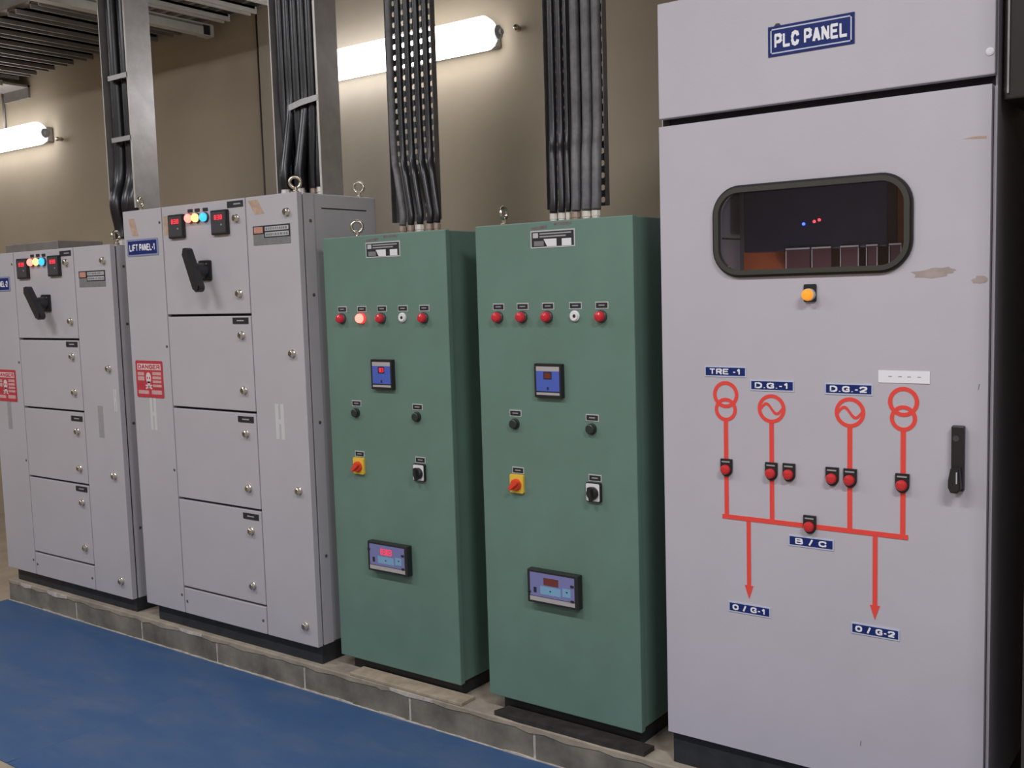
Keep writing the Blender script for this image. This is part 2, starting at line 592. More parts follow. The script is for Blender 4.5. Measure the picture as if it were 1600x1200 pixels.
def indicator(x, z, y, parent, lens_key, r=0.014, rim='charcoal', label=None):
    b = MB().lathe((x, y, z), [(0, r * 1.12), (-.006, r * 1.12), (-.008, r)], rim).build('indicator_lamp', parent)
    l = MB().lathe((x, y - .008, z), [(0, r * .95), (-.008, r * .95), (-.013, r * .75), (-.016, r * .35)], lens_key).build('lens', b)
    if label:
        b['label'] = label
    return b


def digit_blocks(x, z, w, h, y, key, parent, n=3, name='display'):
    mb = MB()
    s = w / n
    for i in range(n):
        cx = x - w / 2 + s * (i + .5)
        t = s * .2
        mb.box(cx - s * .38, cx + s * .38, y - .0006, y, z + h / 2 - t, z + h / 2, key)
        mb.box(cx - s * .38, cx + s * .38, y - .0006, y, z - t / 2, z + t / 2, key)
        mb.box(cx - s * .38, cx + s * .38, y - .0006, y, z - h / 2, z - h / 2 + t, key)
        mb.box(cx + s * .18, cx + s * .38, y - .0006, y, z - h / 2, z + h / 2, key)
        if i % 2 == 0:
            mb.box(cx - s * .38, cx - s * .18, y - .0006, y, z - h / 2, z + h / 2, key)
    return mb.build(name, parent)


# ------------------------------------------------------------------ grey distribution cabinets
def switch_cabinet(x0, x1, y, z0, z1, s1, s2, gaps, tags, locks, rlocks, meters, lamps, hub, tilt, danger_x, danger_z, sign, maker, strips, tapes, label):
    D = 0.385
    t = thing('switchgear_cabinet', ((x0 + x1) / 2, y, KT), label, 'electrical cabinet', 'grey switchgear cabinets')
    dy = y + 0.024            # back of the doors
    # carcass with a recessed right side
    mb = MB()
    mb.box(x0 + .003, x1 - .006, dy + .008, y + D, z0, z1 - .001, 'side_grey', bev=.004)
    mb.box(x0 + .006, x1 - .009, dy - .004, dy + .010, z0 + .004, z1 - .005, 'dark')
    mb.box(x1 - .007, x1 - .003, dy + .008, dy + .055, z0, z1 - .001, 'side_grey', bev=.001)
    mb.box(x1 - .0065, x1 - .0055, y + .115, y + D - .05, z1 - .052, z1 - .048, 'dark')
    mb.build('carcass', t)
    for zz in (.2, .5, .78, .94):
        MB().lathe((x1 - .004, dy + .035, z0 + (z1 - z0) * zz), [(0, .006), (.0025, .006), (.0035, .003)], 'lock_dark', axis='X', n=10).build('screw', t)
    # black base channel
    MB().box(x0 + .045, x1 - .006, y + .022, y + D - .02, KT, z0, 'black_steel', bev=.002).build('base_frame', t)
    # left fixed panel
    g = .0028
    lp = MB().box(x0, s1 - g, y, dy, z0, z1, 'grey', bev=.0022).build('side_cover', t)
    for zz in (.045, .36, .665, .965):
        screw(s1 - .014, z0 + (z1 - z0) * zz, y, lp)
    for (ax, az), (bx, bz), w in tapes[:1]:
        MB().poly([(ax - w, az), (ax + w, az), (bx + w, bz), (bx - w, bz)], y - .0004, y, 'tan_tape').build('tape_residue', lp)
    # middle doors
    zz = [z1] + gaps
    doors = []
    for i in range(4):
        d = MB().box(s1 + g, s2 - g, y, dy, zz[i + 1] + .0045, zz[i] - (.0045 if i else 0), 'grey', bev=.0022).build('compartment_door', t)
        doors.append(d)
        tx, tz = tags[i]
        nameplate(tx, tz, .086, .022, y, d, None, .45, .012 if i == 0 else 0)
        for j in (0, 1):
            lx, lz = locks[2 * i + j]
            lock(lx, lz, y, d)
    bp = MB().box(s1 + g, s2 - g, y, dy, z0, gaps[3] - .004, 'grey', bev=.0022).build('lower_cover', t)
    screw(s1 + .02, z0 + .05, y, bp)
    screw(s2 - .02, z0 + .05, y, bp)
    for (ax, az), (bx, bz), w in tapes[2:3]:
        MB().poly([(ax - w, az), (ax + w, az), (bx + w, bz), (bx - w, bz)], y - .0004, y, 'tan_tape').build('tape_residue', doors[0])
    # right cable-chamber door
    rd = MB().box(s2 + g, x1, y, dy, z0, z1, 'grey', bev=.0022).build('cable_chamber_door', t)
    for lx, lz in rlocks:
        lock(lx, lz, y, rd)
    for (ax, az), (bx, bz), w in tapes[1:2]:
        MB().poly([(ax - w, az), (ax + w, az), (bx + w, bz), (bx - w, bz)], y - .0004, y, 'tan_tape').build('tape_residue', rd)
    # meters
    for mx, mz in meters:
        b = MB()
        rbox(b, mx, mz, .092, .088, y - .012, y, 'black_plastic', .004, .002)
        rbox(b, mx - .001, mz, .078, .074, y - .0128, y - .011, 'charcoal', .003)
        b.box(mx + .012, mx + .019, y - .0135, y - .0125, mz - .012, mz - .006, 'label_line')
        b = b.build('digital_meter', t)
        digit_blocks(mx, mz + .018, .048, .017, y - .0129, 'digits', b)
    # three phase lamps
    for (lx, lz), key, lab in zip(lamps, ('lit_red', 'lit_amber', 'lit_blue'), ('lit red phase lamp', 'lit amber phase lamp', 'lit blue phase lamp')):
        indicator(lx, lz, y, t, key, .0165, {'lit_red': 'red_button', 'lit_amber': 'charcoal', 'lit_blue': 'charcoal'}[key], lab)
        MB().box(lx - .014, lx + .014, y - .002, y, lz + .022, lz + .034, 'label_black').build('lamp_tag', t)
    # rotary handle
    hx, hz = hub
    b = MB()
    rbox(b, hx, hz, .068, .074, y - .010, y, 'black_plastic', .006, .003)
    b.lathe((hx, y - .010, hz), [(0, .028), (-.030, .026), (-.046, .022)], 'black_plastic', n=24)
    b.box(hx + .012, hx + .018, y - .0108, y - .0098, hz + .010, hz + .026, 'label_line')
    b = b.build('rotary_handle', t)
    c, s = math.cos(tilt), math.sin(tilt)
    out = []
    for u, w in rrect(0, 0, .036, .172, .0165, 6):
        k = 1.0 if w < 0 else 0.92
        out.append((hx + .003 + u * k * c - w * s, hz + .002 + u * k * s + w * c))
    MB().poly(out, y - .074, y - .046, 'black_plastic', .005).build('lever', b)
    # danger sign
    b = MB()
    w, h = .178, .146
    rbox(b, danger_x, danger_z, w, h, y - .0015, y, 'danger_red', .006)
    L, T = danger_x - w / 2, danger_z + h / 2
    b.box(L + .012, L + w - .012, y - .0019, y - .0015, T - .036, T - .012, 'danger_white')
    for k, (a, e) in enumerate(((.046, .059), (.063, .079))):
        b.box(L + .012, L + .055, y - .0019, y - .0015, T - e, T - a, 'danger_pink')
    for a, e in ((.044, .056), (.061, .072), (.077, .087), (.093, .103)):
        b.box(L + .110, L + w - .012, y - .0019, y - .0015, T - e, T - a, 'danger_pink')
    b.box(L + .012, L + .080, y - .0019, y - .0015, T - .132, T - .118, 'danger_pink')
    b.box(L + .100, L + w - .012, y - .0019, y - .0015, T - .132, T - .116, 'danger_pink')
    b = b.build('danger_sign', t)
    lettering('DANGER', danger_x, T - .024, w - .034, .017, y - .0019, 'danger_red', b, .2)
    sk = MB()
    cxs = L + .083
    sk.poly([(cxs + .017 * math.cos(a), T - .068 + .022 * math.sin(a)) for a in [2 * PI * i / 16 for i in range(16)]], y - .0021, y - .0015, 'danger_white')
    sk.box(cxs - .009, cxs + .009, y - .0021, y - .0015, T - .098, T - .082, 'danger_white')
    for sx in (-1, 1):
        sk.poly([(cxs - sx * .022, T - .099), (cxs - sx * .019, T - .094), (cxs + sx * .022, T - .108), (cxs + sx * .019, T - .113)], y - .0021, y - .0015, 'danger_white')
    for sx in (-1, 1):
        sk.box(cxs + sx * .0075 - .0035, cxs + sx * .0075 + .0035, y - .0024, y - .0021, T - .072, T - .064, 'danger_red')
    sk.build('skull_emblem', b)
    # blue name sign
    sx, sz, txt = sign
    b = MB()
    rbox(b, sx, sz, .205, .066, y - .002, y, 'blue_edge', .006)
    b.box(sx - .093, sx + .093, y - .0025, y - .002, sz - .026, sz + .026, 'sign_blue')
    b = b.build('name_sign', t)
    lettering(txt, sx, sz, .168, .027, y - .0025, 'white_paint', b, .2)
    # maker plate
    px, pz = maker
    b = MB()
    b.box(px - .096, px + .096, y - .0015, y, pz - .033, pz + .033, 'plate_grey')
    b.box(px - .096, px - .038, y - .0019, y - .0015, pz + .004, pz + .033, 'label_black')
    b.box(px - .038, px + .096, y - .0019, y - .0015, pz - .010, pz + .033, 'label_black')
    b.box(px - .090, px - .044, y - .0023, y - .0019, pz + .008, pz + .029, 'orange')
    b.box(px - .032, px + .089, y - .0023, y - .0019, pz + .014, pz + .028, 'plate_silver')
    b.box(px - .032, px + .089, y - .0023, y - .0019, pz - .006, pz + .009, 'plate_silver')
    rr = random.Random(int(abs(px) * 1000))
    for zz0, zz1 in ((pz + .017, pz + .025), (pz - .003, pz + .005)):
        q = px - .028
        while q < px + .080:
            wq = rr.uniform(.004, .011)
            b.box(q, q + wq, y - .0025, y - .0023, zz0, zz1, 'plate_grey')
            q += wq + rr.uniform(.002, .005)
    b.build('maker_plate', t)
    for (qx, qz, qw, qh, key, par) in strips:
        b = MB()
        if key == 'strip_pale':
            b.box(qx - qw / 2, qx - qw * .12, y - .0008, y, qz - qh / 2, qz + qh / 2, key)
            b.box(qx + qw * .12, qx + qw / 2, y - .0008, y, qz - qh / 2, qz + qh / 2, key)
            b.box(qx - qw * .12, qx + qw * .12, y - .0005, y, qz - .008, qz + .008, key)
        else:
            b.box(qx - qw / 2, qx + qw / 2, y - .0008, y, qz - qh / 2, qz + qh / 2, key)
        b.build('adhesive_strip', rd if par else lp)
    return t


A_ = dict(x0=-4.798, x1=-3.7893, y=-0.0156, z0=0.1585, z1=1.6259)
cabA = switch_cabinet(**A_, s1=-4.547, s2=-4.060,
    gaps=[1.2404, .9326, .6166, .2655],
    tags=[(-4.1178, 1.604), (-4.115, 1.2197), (-4.1158, .9015), (-4.1162, .5958)],
    locks=[(-4.1132, 1.5658), (-4.107, 1.3175), (-4.1138, 1.1679), (-4.1146, 1.0145), (-4.114, .8463), (-4.114, .6861), (-4.1124, .5373), (-4.1133, .3382)],
    rlocks=[(-3.837, 1.5629), (-3.8466, 1.1221), (-3.8561, .674), (-3.8552, .2285)],
    meters=[(-4.458, 1.551), (-4.2017, 1.5542)], lamps=[(-4.384, 1.576), (-4.3364, 1.5765), (-4.2896, 1.5755)],
    hub=(-4.290, 1.397), tilt=math.radians(38), danger_x=-4.688, danger_z=1.0253, sign=(-4.691, 1.4885, 'LIFT PANEL-2'),
    maker=(-3.928, 1.4917), strips=[(-4.678, .8915, .034, .133, 'strip_grey', 0), (-3.9334, .8975, .036, .134, 'strip_grey', 1), (-3.8185, .9924, .020, .092, 'strip_pale', 1)],
    tapes=[], label='lower far-left grey switchgear cabinet, cut off by the left edge of the photo')
B_ = dict(x0=-3.6785, x1=-2.665, y=-0.0199, z0=0.1668, z1=1.7471)
cabB = switch_cabinet(**B_, s1=-3.425, s2=-2.933,
    gaps=[1.3359, .9837, .6266, .2719],
    tags=[(-2.9869, 1.7286), (-2.9905, 1.3149), (-2.9903, .9577), (-2.9911, .600)],
    locks=[(-2.982, 1.6783), (-2.9866, 1.4117), (-2.9847, 1.2626), (-2.9869, 1.0633), (-2.9892, .9058), (-2.9913, .7043), (-2.9905, .5462), (-2.9966, .3407)],
    rlocks=[(-2.7146, 1.6828), (-2.7207, 1.2002), (-2.7224, .7204), (-2.721, .2368)],
    meters=[(-3.3258, 1.6692), (-3.070, 1.669)], lamps=[(-3.2458, 1.694), (-3.204, 1.6935), (-3.1562, 1.693)],
    hub=(-3.172, 1.500), tilt=math.radians(23), danger_x=-3.564, danger_z=1.0872, sign=(-3.5574, 1.6026, 'LIFT PANEL-1'),
    maker=(-2.800, 1.6109), strips=[(-3.553, .9504, .040, .128, 'strip_pale', 0), (-2.8055, .959, .046, .125, 'strip_pale', 1)],
    tapes=[((-3.622, 1.716), (-3.600, 1.648), .020), ((-2.892, 1.735), (-2.858, 1.684), .026), ((-3.398, 1.712), (-3.398, 1.640), .016)],
    label='taller grey switchgear cabinet with LIFT PANEL-1 sign, left of the green cabinets')
eye_bolt(A_['x1'] - .030, .035, A_['z1'], cabA, 1.7)
eye_bolt(B_['x0'] + .042, .035, B_['z1'], cabB, 2.1)
eye_bolt(B_['x1'] - .040, .012, B_['z1'], cabB, .9)
eye_bolt(B_['x1'] - .040, .315, B_['z1'], cabB, .5)
MB().box(-4.79, -4.34, .08, .30, A_['z1'] - .002, A_['z1'] + .045, 'galv_dull', bev=.003).build('top_gland_box', cabA)
glA = [(-4.052, .215, 'gland_white'), (-3.996, .235, 'gland_white'), (-3.946, .225, 'gland_dull')]
glB = [(-2.968, .230, 'gland_white'), (-2.938, .175, 'gland_white'), (-2.908, .226, 'gland_dull'), (-2.872, .185, 'gland_white'), (-2.842, .226, 'gland_dull'), (-2.794, .215, 'gland_white')]
for x, y, k in glA:
    gland(x, y, A_['z1'], cabA, k, .017, .04)
for x, y, k in glB:
    gland(x, y, B_['z1'], cabB, k, .017, .04)


# ------------------------------------------------------------------ green control cabinets
def control_cabinet(x0, x1, y, z0, z1, lit, disp_on, name_x, lamps_x, mid_x, bx, sx, dx, label, gl):
    D = 0.40
    t = thing('control_cabinet', ((x0 + x1) / 2, y, KT), label, 'electrical cabinet', 'green control cabinets')
    c = MB()
    c.box(x0 + .006, x1 - .006, y + .026, y + D, z0 + .004, z1 - .002, 'green', bev=.003)
    c.box(x0 + .012, x1 - .012, y + .020, y + .030, z0 + .010, z1 - .010, 'dark')
    c.build('carcass', t)
    MB().box(x0 + .035, x1 - .02, y + .030, y + D - .02, KT, z0 + .006, 'black_steel').build('base_frame', t)
    d = MB().box(x0, x1, y, y + .022, z0, z1, 'green', bev=.003)
    d.poly([(name_x - .075, z1 - .024), (name_x - .02, z1 - .020), (name_x - .018, z1 - .011), (name_x - .073, z1 - .016)], y - .0003, y, 'red_smudge')
    d.box(name_x + .005, name_x + .065, y - .0003, y, z1 - .013, z1 - .006, 'red_smudge')
    d = d.build('door', t)
    # rating plate
    nz = 1.5385
    b = MB()
    w, h = .152, .050
    b.box(name_x - w / 2, name_x + w / 2, y - .0012, y, nz - h / 2, nz + h / 2, 'plate_silver')
    b.box(name_x - w / 2 + .004, name_x + w / 2 - .004, y - .0016, y - .0012, nz - h / 2 + .004, nz + h / 2 - .004, 'label_black')
    L, T = name_x - w / 2, nz + h / 2
    b.box(L + .009, L + .027, y - .0020, y - .0016, T - .021, T - .007, 'plate_silver')
    b.box(L + .032, L + .140, y - .0020, y - .0016, T - .012, T - .008, 'label_line')
    b.box(L + .032, L + .122, y - .0020, y - .0016, T - .020, T - .016, 'label_line')
    b.box(L + .012, L + .046, y - .0020, y - .0016, T - .044, T - .030, 'plate_grey')
    b.poly([(L + .046, T - .025), (L + .090, T - .025), (L + .090, T - .046), (L + .058, T - .046)], y - .0020, y - .0016, 'white')
    b.box(L + .108, L + .140, y - .0020, y - .0016, T - .046, T - .026, 'white')
    b.build('rating_plate', t)
    # row of lamps
    for i, lx in enumerate(lamps_x):
        nameplate(lx + .002, 1.3485, .036, .014, y, d)
        if i == 3:
            b = MB()
            b.lathe((lx, y, 1.3195), [(0, .0155), (-.005, .0155), (-.006, .013)], 'white')
            b.lathe((lx, y - .006, 1.3195), [(0, .0125), (-.003, .0125)], 'white')
            b.lathe((lx + .002, y - .009, 1.3195), [(0, .005), (-.0006, .005)], 'label_black', n=12)
            b = b.build('lamp_holder', t)
            b['label'] = 'white lamp holder with its red cap missing'
        elif i == 1 and lit:
            indicator(lx, 1.3182, y, t, 'lit_red', .0158, 'lit_red_deep', 'glowing red lamp')
        else:
            indicator(lx, 1.3178, y, t, 'red_lens', .0158, 'charcoal')
    # square meter
    mz = 1.135
    b = MB()
    w, h = .096, .098
    rbox(b, mid_x, mz, w, h, y - .014, y, 'black_plastic', .002, .0015)
    b.box(mid_x - .040, mid_x + .040, y - .0146, y - .0138, mz - .030, mz + .028, 'meter_blue')
    b.box(mid_x - .040, mid_x + .040, y - .0146, y - .0138, mz + .028, mz + .041, 'meter_trim')
    b.box(mid_x - .040, mid_x + .040, y - .0146, y - .0138, mz - .041, mz - .034, 'meter_trim')
    b.box(mid_x - .014, mid_x + .014, y - .0150, y - .0146, mz + .004, mz + .026, 'label_black')
    b.box(mid_x - .003, mid_x + .003, y - .0150, y - .0146, mz - .026, mz - .018, 'label_black')
    b = b.build('panel_meter', t)
    if disp_on:
        digit_blocks(mid_x + .001, mz + .015, .022, .014, y - .0151, 'digits', b, 2)
    else:
        MB().box(mid_x - .011, mid_x + .011, y - .0154, y - .0150, mz + .007, mz + .023, 'dead_display').build('display', b)
    # two push buttons
    for px in bx:
        nameplate(px + .003, 1.0342, .037, .014, y, d)
        b = MB().lathe((px, y, 1.0026), [(0, .0165), (-.004, .0165), (-.005, .014)], 'black_plastic').build('push_button', t)
        MB().lathe((px, y - .005, 1.0026), [(0, .0135), (-.008, .0135), (-.0095, .011)], 'dark_button').build('button_cap', b)
    # two rotary switches
    for k, px in enumerate(sx):
        nameplate(px + .003, .8635, .037, .014, y, d)
        b = MB()
        rbox(b, px, .8232, .050, .056, y - .008, y, 'black_plastic' if k else 'yellow', .005, .001)
        if k:
            rbox(b, px - .001, .8232, .044, .050, y - .0090, y - .0078, 'white', .004)
        b = b.build('rotary_switch', t)
        b['label'] = 'white plated switch with black knob' if k else 'yellow plated switch with red knob'
        kb2 = MB()
        key = 'black_plastic' if k else 'red_knob'
        yy = y - (.009 if k else .008)
        kb2.lathe((px, yy, .8210), [(0, .0185), (-.008, .0175), (-.012, .015)], key, n=24)
        a = math.radians(-52 if not k else 10)
        out = []
        for u, w2 in rrect(0, 0, .013, .040, .005, 4):
            out.append((px + u * math.cos(a) - w2 * math.sin(a), .8210 + u * math.sin(a) + w2 * math.cos(a)))
        kb2.poly(out, yy - .020, yy - .010, key, .002)
        kb2.build('knob', b)
    # wide controller
    dz = .5275
    b = MB()
    w, h = .178, .100
    b.box(dx - w / 2, dx + w / 2, y - .024, y, dz - h / 2, dz + h / 2, 'black_plastic', bev=.002)
    b.box(dx - .079, dx + .077, y - .0246, y - .0236, dz - .028, dz + .042, 'meter_lilac')
    b.box(dx - .080, dx + .078, y - .0246, y - .0236, dz - .043, dz - .030, 'meter_trim')
    b.box(dx - .042, dx + .030, y - .0252, y - .0246, dz - .020, dz + .004, 'key_cyan')
    b.box(dx + .036, dx + .064, y - .0252, y - .0246, dz - .017, dz + .008, 'key_cyan')
    b.box(dx - .066, dx - .056, y - .0252, y - .0246, dz - .018, dz - .002, 'label_black')
    b.box(dx - .009, dx - .004, y - .0256, y - .0252, dz - .010, dz - .006, 'label_black')
    b.box(dx + .049, dx + .054, y - .0256, y - .0252, dz - .004, dz, 'label_black')
    for qx, qz in ((-.082, -.018 if not disp_on else .022), (.070, .018), (.070, -.026)):
        b.box(dx + qx - .005, dx + qx + .005, y - .027, y - .024, dz + qz - .003, dz + qz + .003, 'black_plastic')
    b = b.build('controller_unit', t)
    if disp_on:
        digit_blocks(dx - .004, dz + .020, .052, .020, y - .0248, 'digits', b, 4)
    else:
        MB().box(dx - .030, dx + .022, y - .0250, y - .0246, dz + .008, dz + .030, 'dead_display').build('display', b)
    for gx, gy, k, r in gl:
        gland(gx, gy, z1 - .002, t, k, r, .036)
    return t


G_ = dict(x0=-2.5969, x1=-2.0549, y=.0240, z0=.1450, z1=1.5880)
H_ = dict(x0=-1.9345, x1=-1.3950, y=.0187, z0=.1489, z1=1.5885)
glG = [(-2.395, .205, 'gland_dull', .015), (-2.357, .205, 'gland_dull', .013), (-2.312, .20, 'gland_white', .017), (-2.272, .205, 'gland_dull', .014), (-2.237, .20, 'gland_dull', .012)]
glH = [(-1.769, .195, 'gland_white', .0125), (-1.7395, .195, 'gland_white', .0115), (-1.7155, .195, 'gland_white', .0080), (-1.688, .195, 'gland_dull', .0140),
       (-1.651, .195, 'gland_white', .0140), (-1.618, .195, 'gland_white', .0140)]
cabG = control_cabinet(**G_, lit=True, disp_on=True, name_x=-2.319, lamps_x=[-2.5176, -2.426, -2.3349, -2.2435, -2.1527], mid_x=-2.3349,
    bx=(-2.4706, -2.1981), sx=(-2.4655, -2.194), dx=-2.333, label='green control cabinet with one glowing red lamp, beside the grey LIFT PANEL-1 cabinet', gl=glG)
cabH = control_cabinet(**H_, lit=False, disp_on=False, name_x=-1.6546, lamps_x=[-1.8555, -1.7675, -1.6781, -1.5847, -1.4981], mid_x=-1.6746,
    bx=(-1.8056, -1.5382), sx=(-1.802, -1.5335), dx=-1.671, label='green control cabinet with all lamps dark, beside the tall PLC PANEL cabinet', gl=glH)
eye_bolt(G_['x0'] + .085, .105, G_['z1'], cabG, .8)
eye_bolt(H_['x0'] + .060, .085, H_['z1'], cabH, 1.75)

# strips left lying on the kerb in front of the green cabinets
o = MB().box(-2.515, -2.02, -.019, .050, KT, KT + .011, 'wood', bev=.002).build('packing_strip')
tag(o, 'thin pale packing strip on the kerb under the green cabinet with the glowing lamp', 'strip')
pp = [(-1.895, -.012), (-1.80, -.018), (-1.62, -.016), (-1.50, -.018), (-1.372, -.012), (-1.368, .040), (-1.60, .044), (-1.88, .042)]
o = MB().prism_z(pp, KT, KT + .014, 'debris').build('rubber_strip')
tag(o, 'ragged black strip on the kerb under the green cabinet beside the PLC PANEL cabinet', 'strip')

# ------------------------------------------------------------------ tall pale cabinet
P_ = dict(x0=-1.2973, x1=-0.4973, y=-0.0073, z0=.1907, z1=2.1110)
x0, x1, y, z0, z1 = (P_[k] for k in ('x0', 'x1', 'y', 'z0', 'z1'))
cabP = thing('control_cabinet', ((x0 + x1) / 2, y, KT), 'tall pale grey cabinet with PLC PANEL sign, window and red line diagram', 'electrical cabinet')
yd = y + .024
PD = 0.50
mb = MB()
s = .004
mb.box(x0 - .006, x0 - .006 + s, yd + .004, y + PD, z0, z1, 'plc_grey')
mb.box(x1 - s, x1 + .0005, yd + .004, y + PD, z0, z1, 'plc_grey')
mb.box(x0 - .006 + s, x1 - s, y + PD - s, y + PD, z0, z1, 'plc_grey')
mb.box(x0 - .006 + s, x1 - s, yd + .004, y + PD - s, z1 - s, z1, 'plc_grey')
mb.box(x0 - .006 + s, x1 - s, yd + .004, y + PD - s, z0, z0 + s, 'plc_grey')
mb.box(x0 - .002, x1 - s, yd + .006, yd + .016, 1.785, 1.84, 'dark')
mb.box(x0 - .002, x0 + .018, yd + .002, yd + .012, z0 + s, z1 - s, 'dark')
mb.box(x1 - .024, x1 - s, yd + .002, yd + .012, z0 + s, z1 - s, 'dark')
mb.box(x1 - .0035, x1 + .0035, y + .012, yd + .004, z0, 1.800, 'plc_grey', bev=.001)
carc = mb.build('carcass', cabP)
MB().box(x0 + .006, x1 - .01, y + .016, y + PD - .02, KT, z0, 'black_steel', bev=.002).build('base_frame', cabP)
top = MB().box(x0, x1, y, yd, 1.8230, z1, 'plc_grey', bev=.0025).build('top_cover', cabP)
screw(-.5075, 1.8705, y, top, 'white', .0085)
xd1 = x1 - .0055
wcx, wcz, ww, wh, wr = -.9041, 1.5248, .486, .226, .072
dm = MB()
dm.plate_hole([(x0, z0), (xd1, z0), (xd1, 1.8035), (x0, 1.8035)], rrect(wcx, wcz, ww - .022, wh - .022, wr - .011, 10), y, yd, 'plc_grey')


def blob(cx, cz, rx, rz, seed, n=16, skew=0.0):
    r = random.Random(seed)
    pts = []
    for i in range(n):
        a = 2 * PI * i / n
        k = r.uniform(.65, 1.05)
        pts.append((cx + rx * k * math.cos(a) + skew * rz * math.sin(a), cz + rz * k * math.sin(a)))
    return pts


dm.poly(blob(-.622, 1.408, .050, .012, 3), y - .0003, y, 'stain')
dm.poly(blob(-.600, 1.413, .036, .009, 9), y - .00035, y, 'stain')
dm.poly(blob(-.522, 1.390, .018, .010, 5), y - .0003, y, 'stain')
dm.poly([(-.560, 1.694), (-.536, 1.692), (-.512, 1.690), (-.512, 1.696), (-.540, 1.697)], y - .0003, y, 'tan_tape')
dm.poly([(-.5235, 1.151), (-.5215, 1.151), (-.519, 1.164), (-.521, 1.164)], y - .0003, y, 'plate_grey')
dm.poly([(-.778, .279), (-.776, .279), (-.775, .292), (-.777, .292)], y - .0003, y, 'plate_grey')
pdoor = dm.build('door', cabP)
# window: rubber frame and pane
gm = MB()
gm.plate_hole(rrect(wcx, wcz, ww, wh, wr, 10), rrect(wcx, wcz, ww - .014, wh - .014, wr - .007, 10), y - .006, y + .002, 'black_plastic')
gm.plate_hole(rrect(wcx, wcz, ww - .012, wh - .012, wr - .006, 10), rrect(wcx, wcz, ww - .036, wh - .036, wr - .019, 10), y - .013, y + .002, 'gasket')
gask = gm.build('window_gasket', cabP)
MB().poly(rrect(wcx, wcz, ww - .026, wh - .026, wr - .013, 10), y + .004, y + .009, 'glass').build('window_pane', gask)
# what the window shows inside
yi = y + PD - .004
mp_ = MB().box(x0 + .020, x1 - .035, yi - .020, yi - .012, 1.20, 1.78, 'orange_plate').build('mounting_plate', cabP)
rk = MB()
rk.box(-1.238, -.834, yi - .110, yi - .020, 1.484, 1.74, 'navy', bev=.003)
rk = rk.build('controller_rack', cabP)


for (lx, lz), key in (((-1.0605, 1.5550), 'led_blue'), ((-1.0305, 1.5600), 'led_red'), ((-1.0165, 1.5635), 'led_red')):
    MB().lathe((lx, yi - .111, lz), [(0, .0042), (-.002, .0042), (-.003, .003)], key, n=12).build('led', rk)
for tx, tw in ((-1.0775, .068), (-1.0105, .054), (-.933, .050), (-.8735, .030), (-.813, .032)):
    b = MB()
    yt = yi - .112
    b.box(tx - tw / 2, tx + tw / 2, yt, yi - .020, 1.392, 1.4835, 'terminal_dark')
    b.box(tx - tw / 2, tx + tw / 2, yt - .003, yi - .1105, 1.4835, 1.486, 'terminal_dark')
    b.box(tx - tw / 2, tx + tw / 2, yt - .003, yt, 1.486, 1.490, 'terminal_white')
    b.box(tx - tw / 2, tx - tw / 2 + .002, yt - .003, yt, 1.392, 1.486, 'terminal_white')
    if tw < .052:
        b.box(tx + tw / 2 - .002, tx + tw / 2, yt - .003, yt, 1.392, 1.486, 'terminal_white')
    b.build('terminal_block', cabP)
for name_, loc_, pw_ in (('interior_fill', (-1.0, .22, 1.27), 1.0), ('interior_fill', (-.95, .10, 1.86), .16)):  # fill lights added to brighten the view through the window
    ld_ = bpy.data.lights.new(name_, 'POINT')
    ld_.energy = pw_
    ld_.shadow_soft_size = .02
    lo_ = bpy.data.objects.new(name_, ld_)
    lo_.location = loc_
    COL.objects.link(lo_)
MB().box(x0 - .0018, x0 + .0005, yi - .16, yi, 1.5255, 1.5275, 'dark').build('inner_seam', cabP)

# signs on the tall cabinet
def plc_sign(txt, cx, cz, w, h, tw, th, inner, slant=0.0, tilt=0.0):
    b = MB()
    if inner:
        b.box(cx - w / 2, cx + w / 2, y - .002, y, cz - h / 2, cz + h / 2, 'sign_blue')
        e = .006
        for (a0, a1, c0, c1) in ((-w / 2 + e, w / 2 - e, h / 2 - e - .003, h / 2 - e), (-w / 2 + e, w / 2 - e, -h / 2 + e, -h / 2 + e + .003),
                                 (-w / 2 + e, -w / 2 + e + .003, -h / 2 + e, h / 2 - e), (w / 2 - e - .003, w / 2 - e, -h / 2 + e, h / 2 - e)):
            b.box(cx + a0, cx + a1, y - .0024, y - .0020, cz + c0, cz + c1, 'sign_edge')
    else:
        b.box(cx - w / 2, cx + w / 2, y - .0016, y, cz - h / 2, cz + h / 2, 'sign_edge')
        b.box(cx - w / 2 + .003, cx + w / 2 - .003, y - .0020, y - .0016, cz - h / 2 + .0035, cz + h / 2 - .0035, 'sign_blue')
    b = b.build('name_sign', cabP)
    lettering(txt, cx, cz, tw, th, y - .0020, 'white_paint', b, .21 if inner else .21)
    return b


b = plc_sign('PLC PANEL', -.8966, 1.9680, .206, .070, .174, .034, True)
MB().poly([(-.985, 2.0035), (-.968, 2.003), (-.972, 2.0085), (-.980, 2.009)], y - .0012, y, 'label_black').build('torn_backing', b)
for txt, cx, cz, tw in (('TRE -1', -1.1192, 1.1767, .086), ('D.G.-1', -.9956, 1.1449, .088), ('D.G.-2', -.8067, 1.1428, .088),
                        ('O / G-1', -1.0596, .5699, .090), ('B / C', -.8981, .7636, .078), ('O / G-2', -.7431, .5689, .092)):
    plc_sign(txt, cx, cz, .113, .0275, tw, .0145, False)
b = MB().box(-.6806 - .057, -.6806 + .057, y - .0016, y, 1.175 - .014, 1.175 + .014, 'white_paint')
for k in (-.03, -.008, .012, .034):
    b.box(-.6806 + k - .004, -.6806 + k + .004, y - .0019, y - .0016, 1.1745, 1.1765, 'strip_grey')
b.build('blank_sign', cabP)

# red single-line diagram stuck on the door
ya, yb = y - .0010, y
LW = .0058
DZ = .8040
TX1, GX1, GX2, TX2 = -1.1190, -.9972, -.8035, -.6810


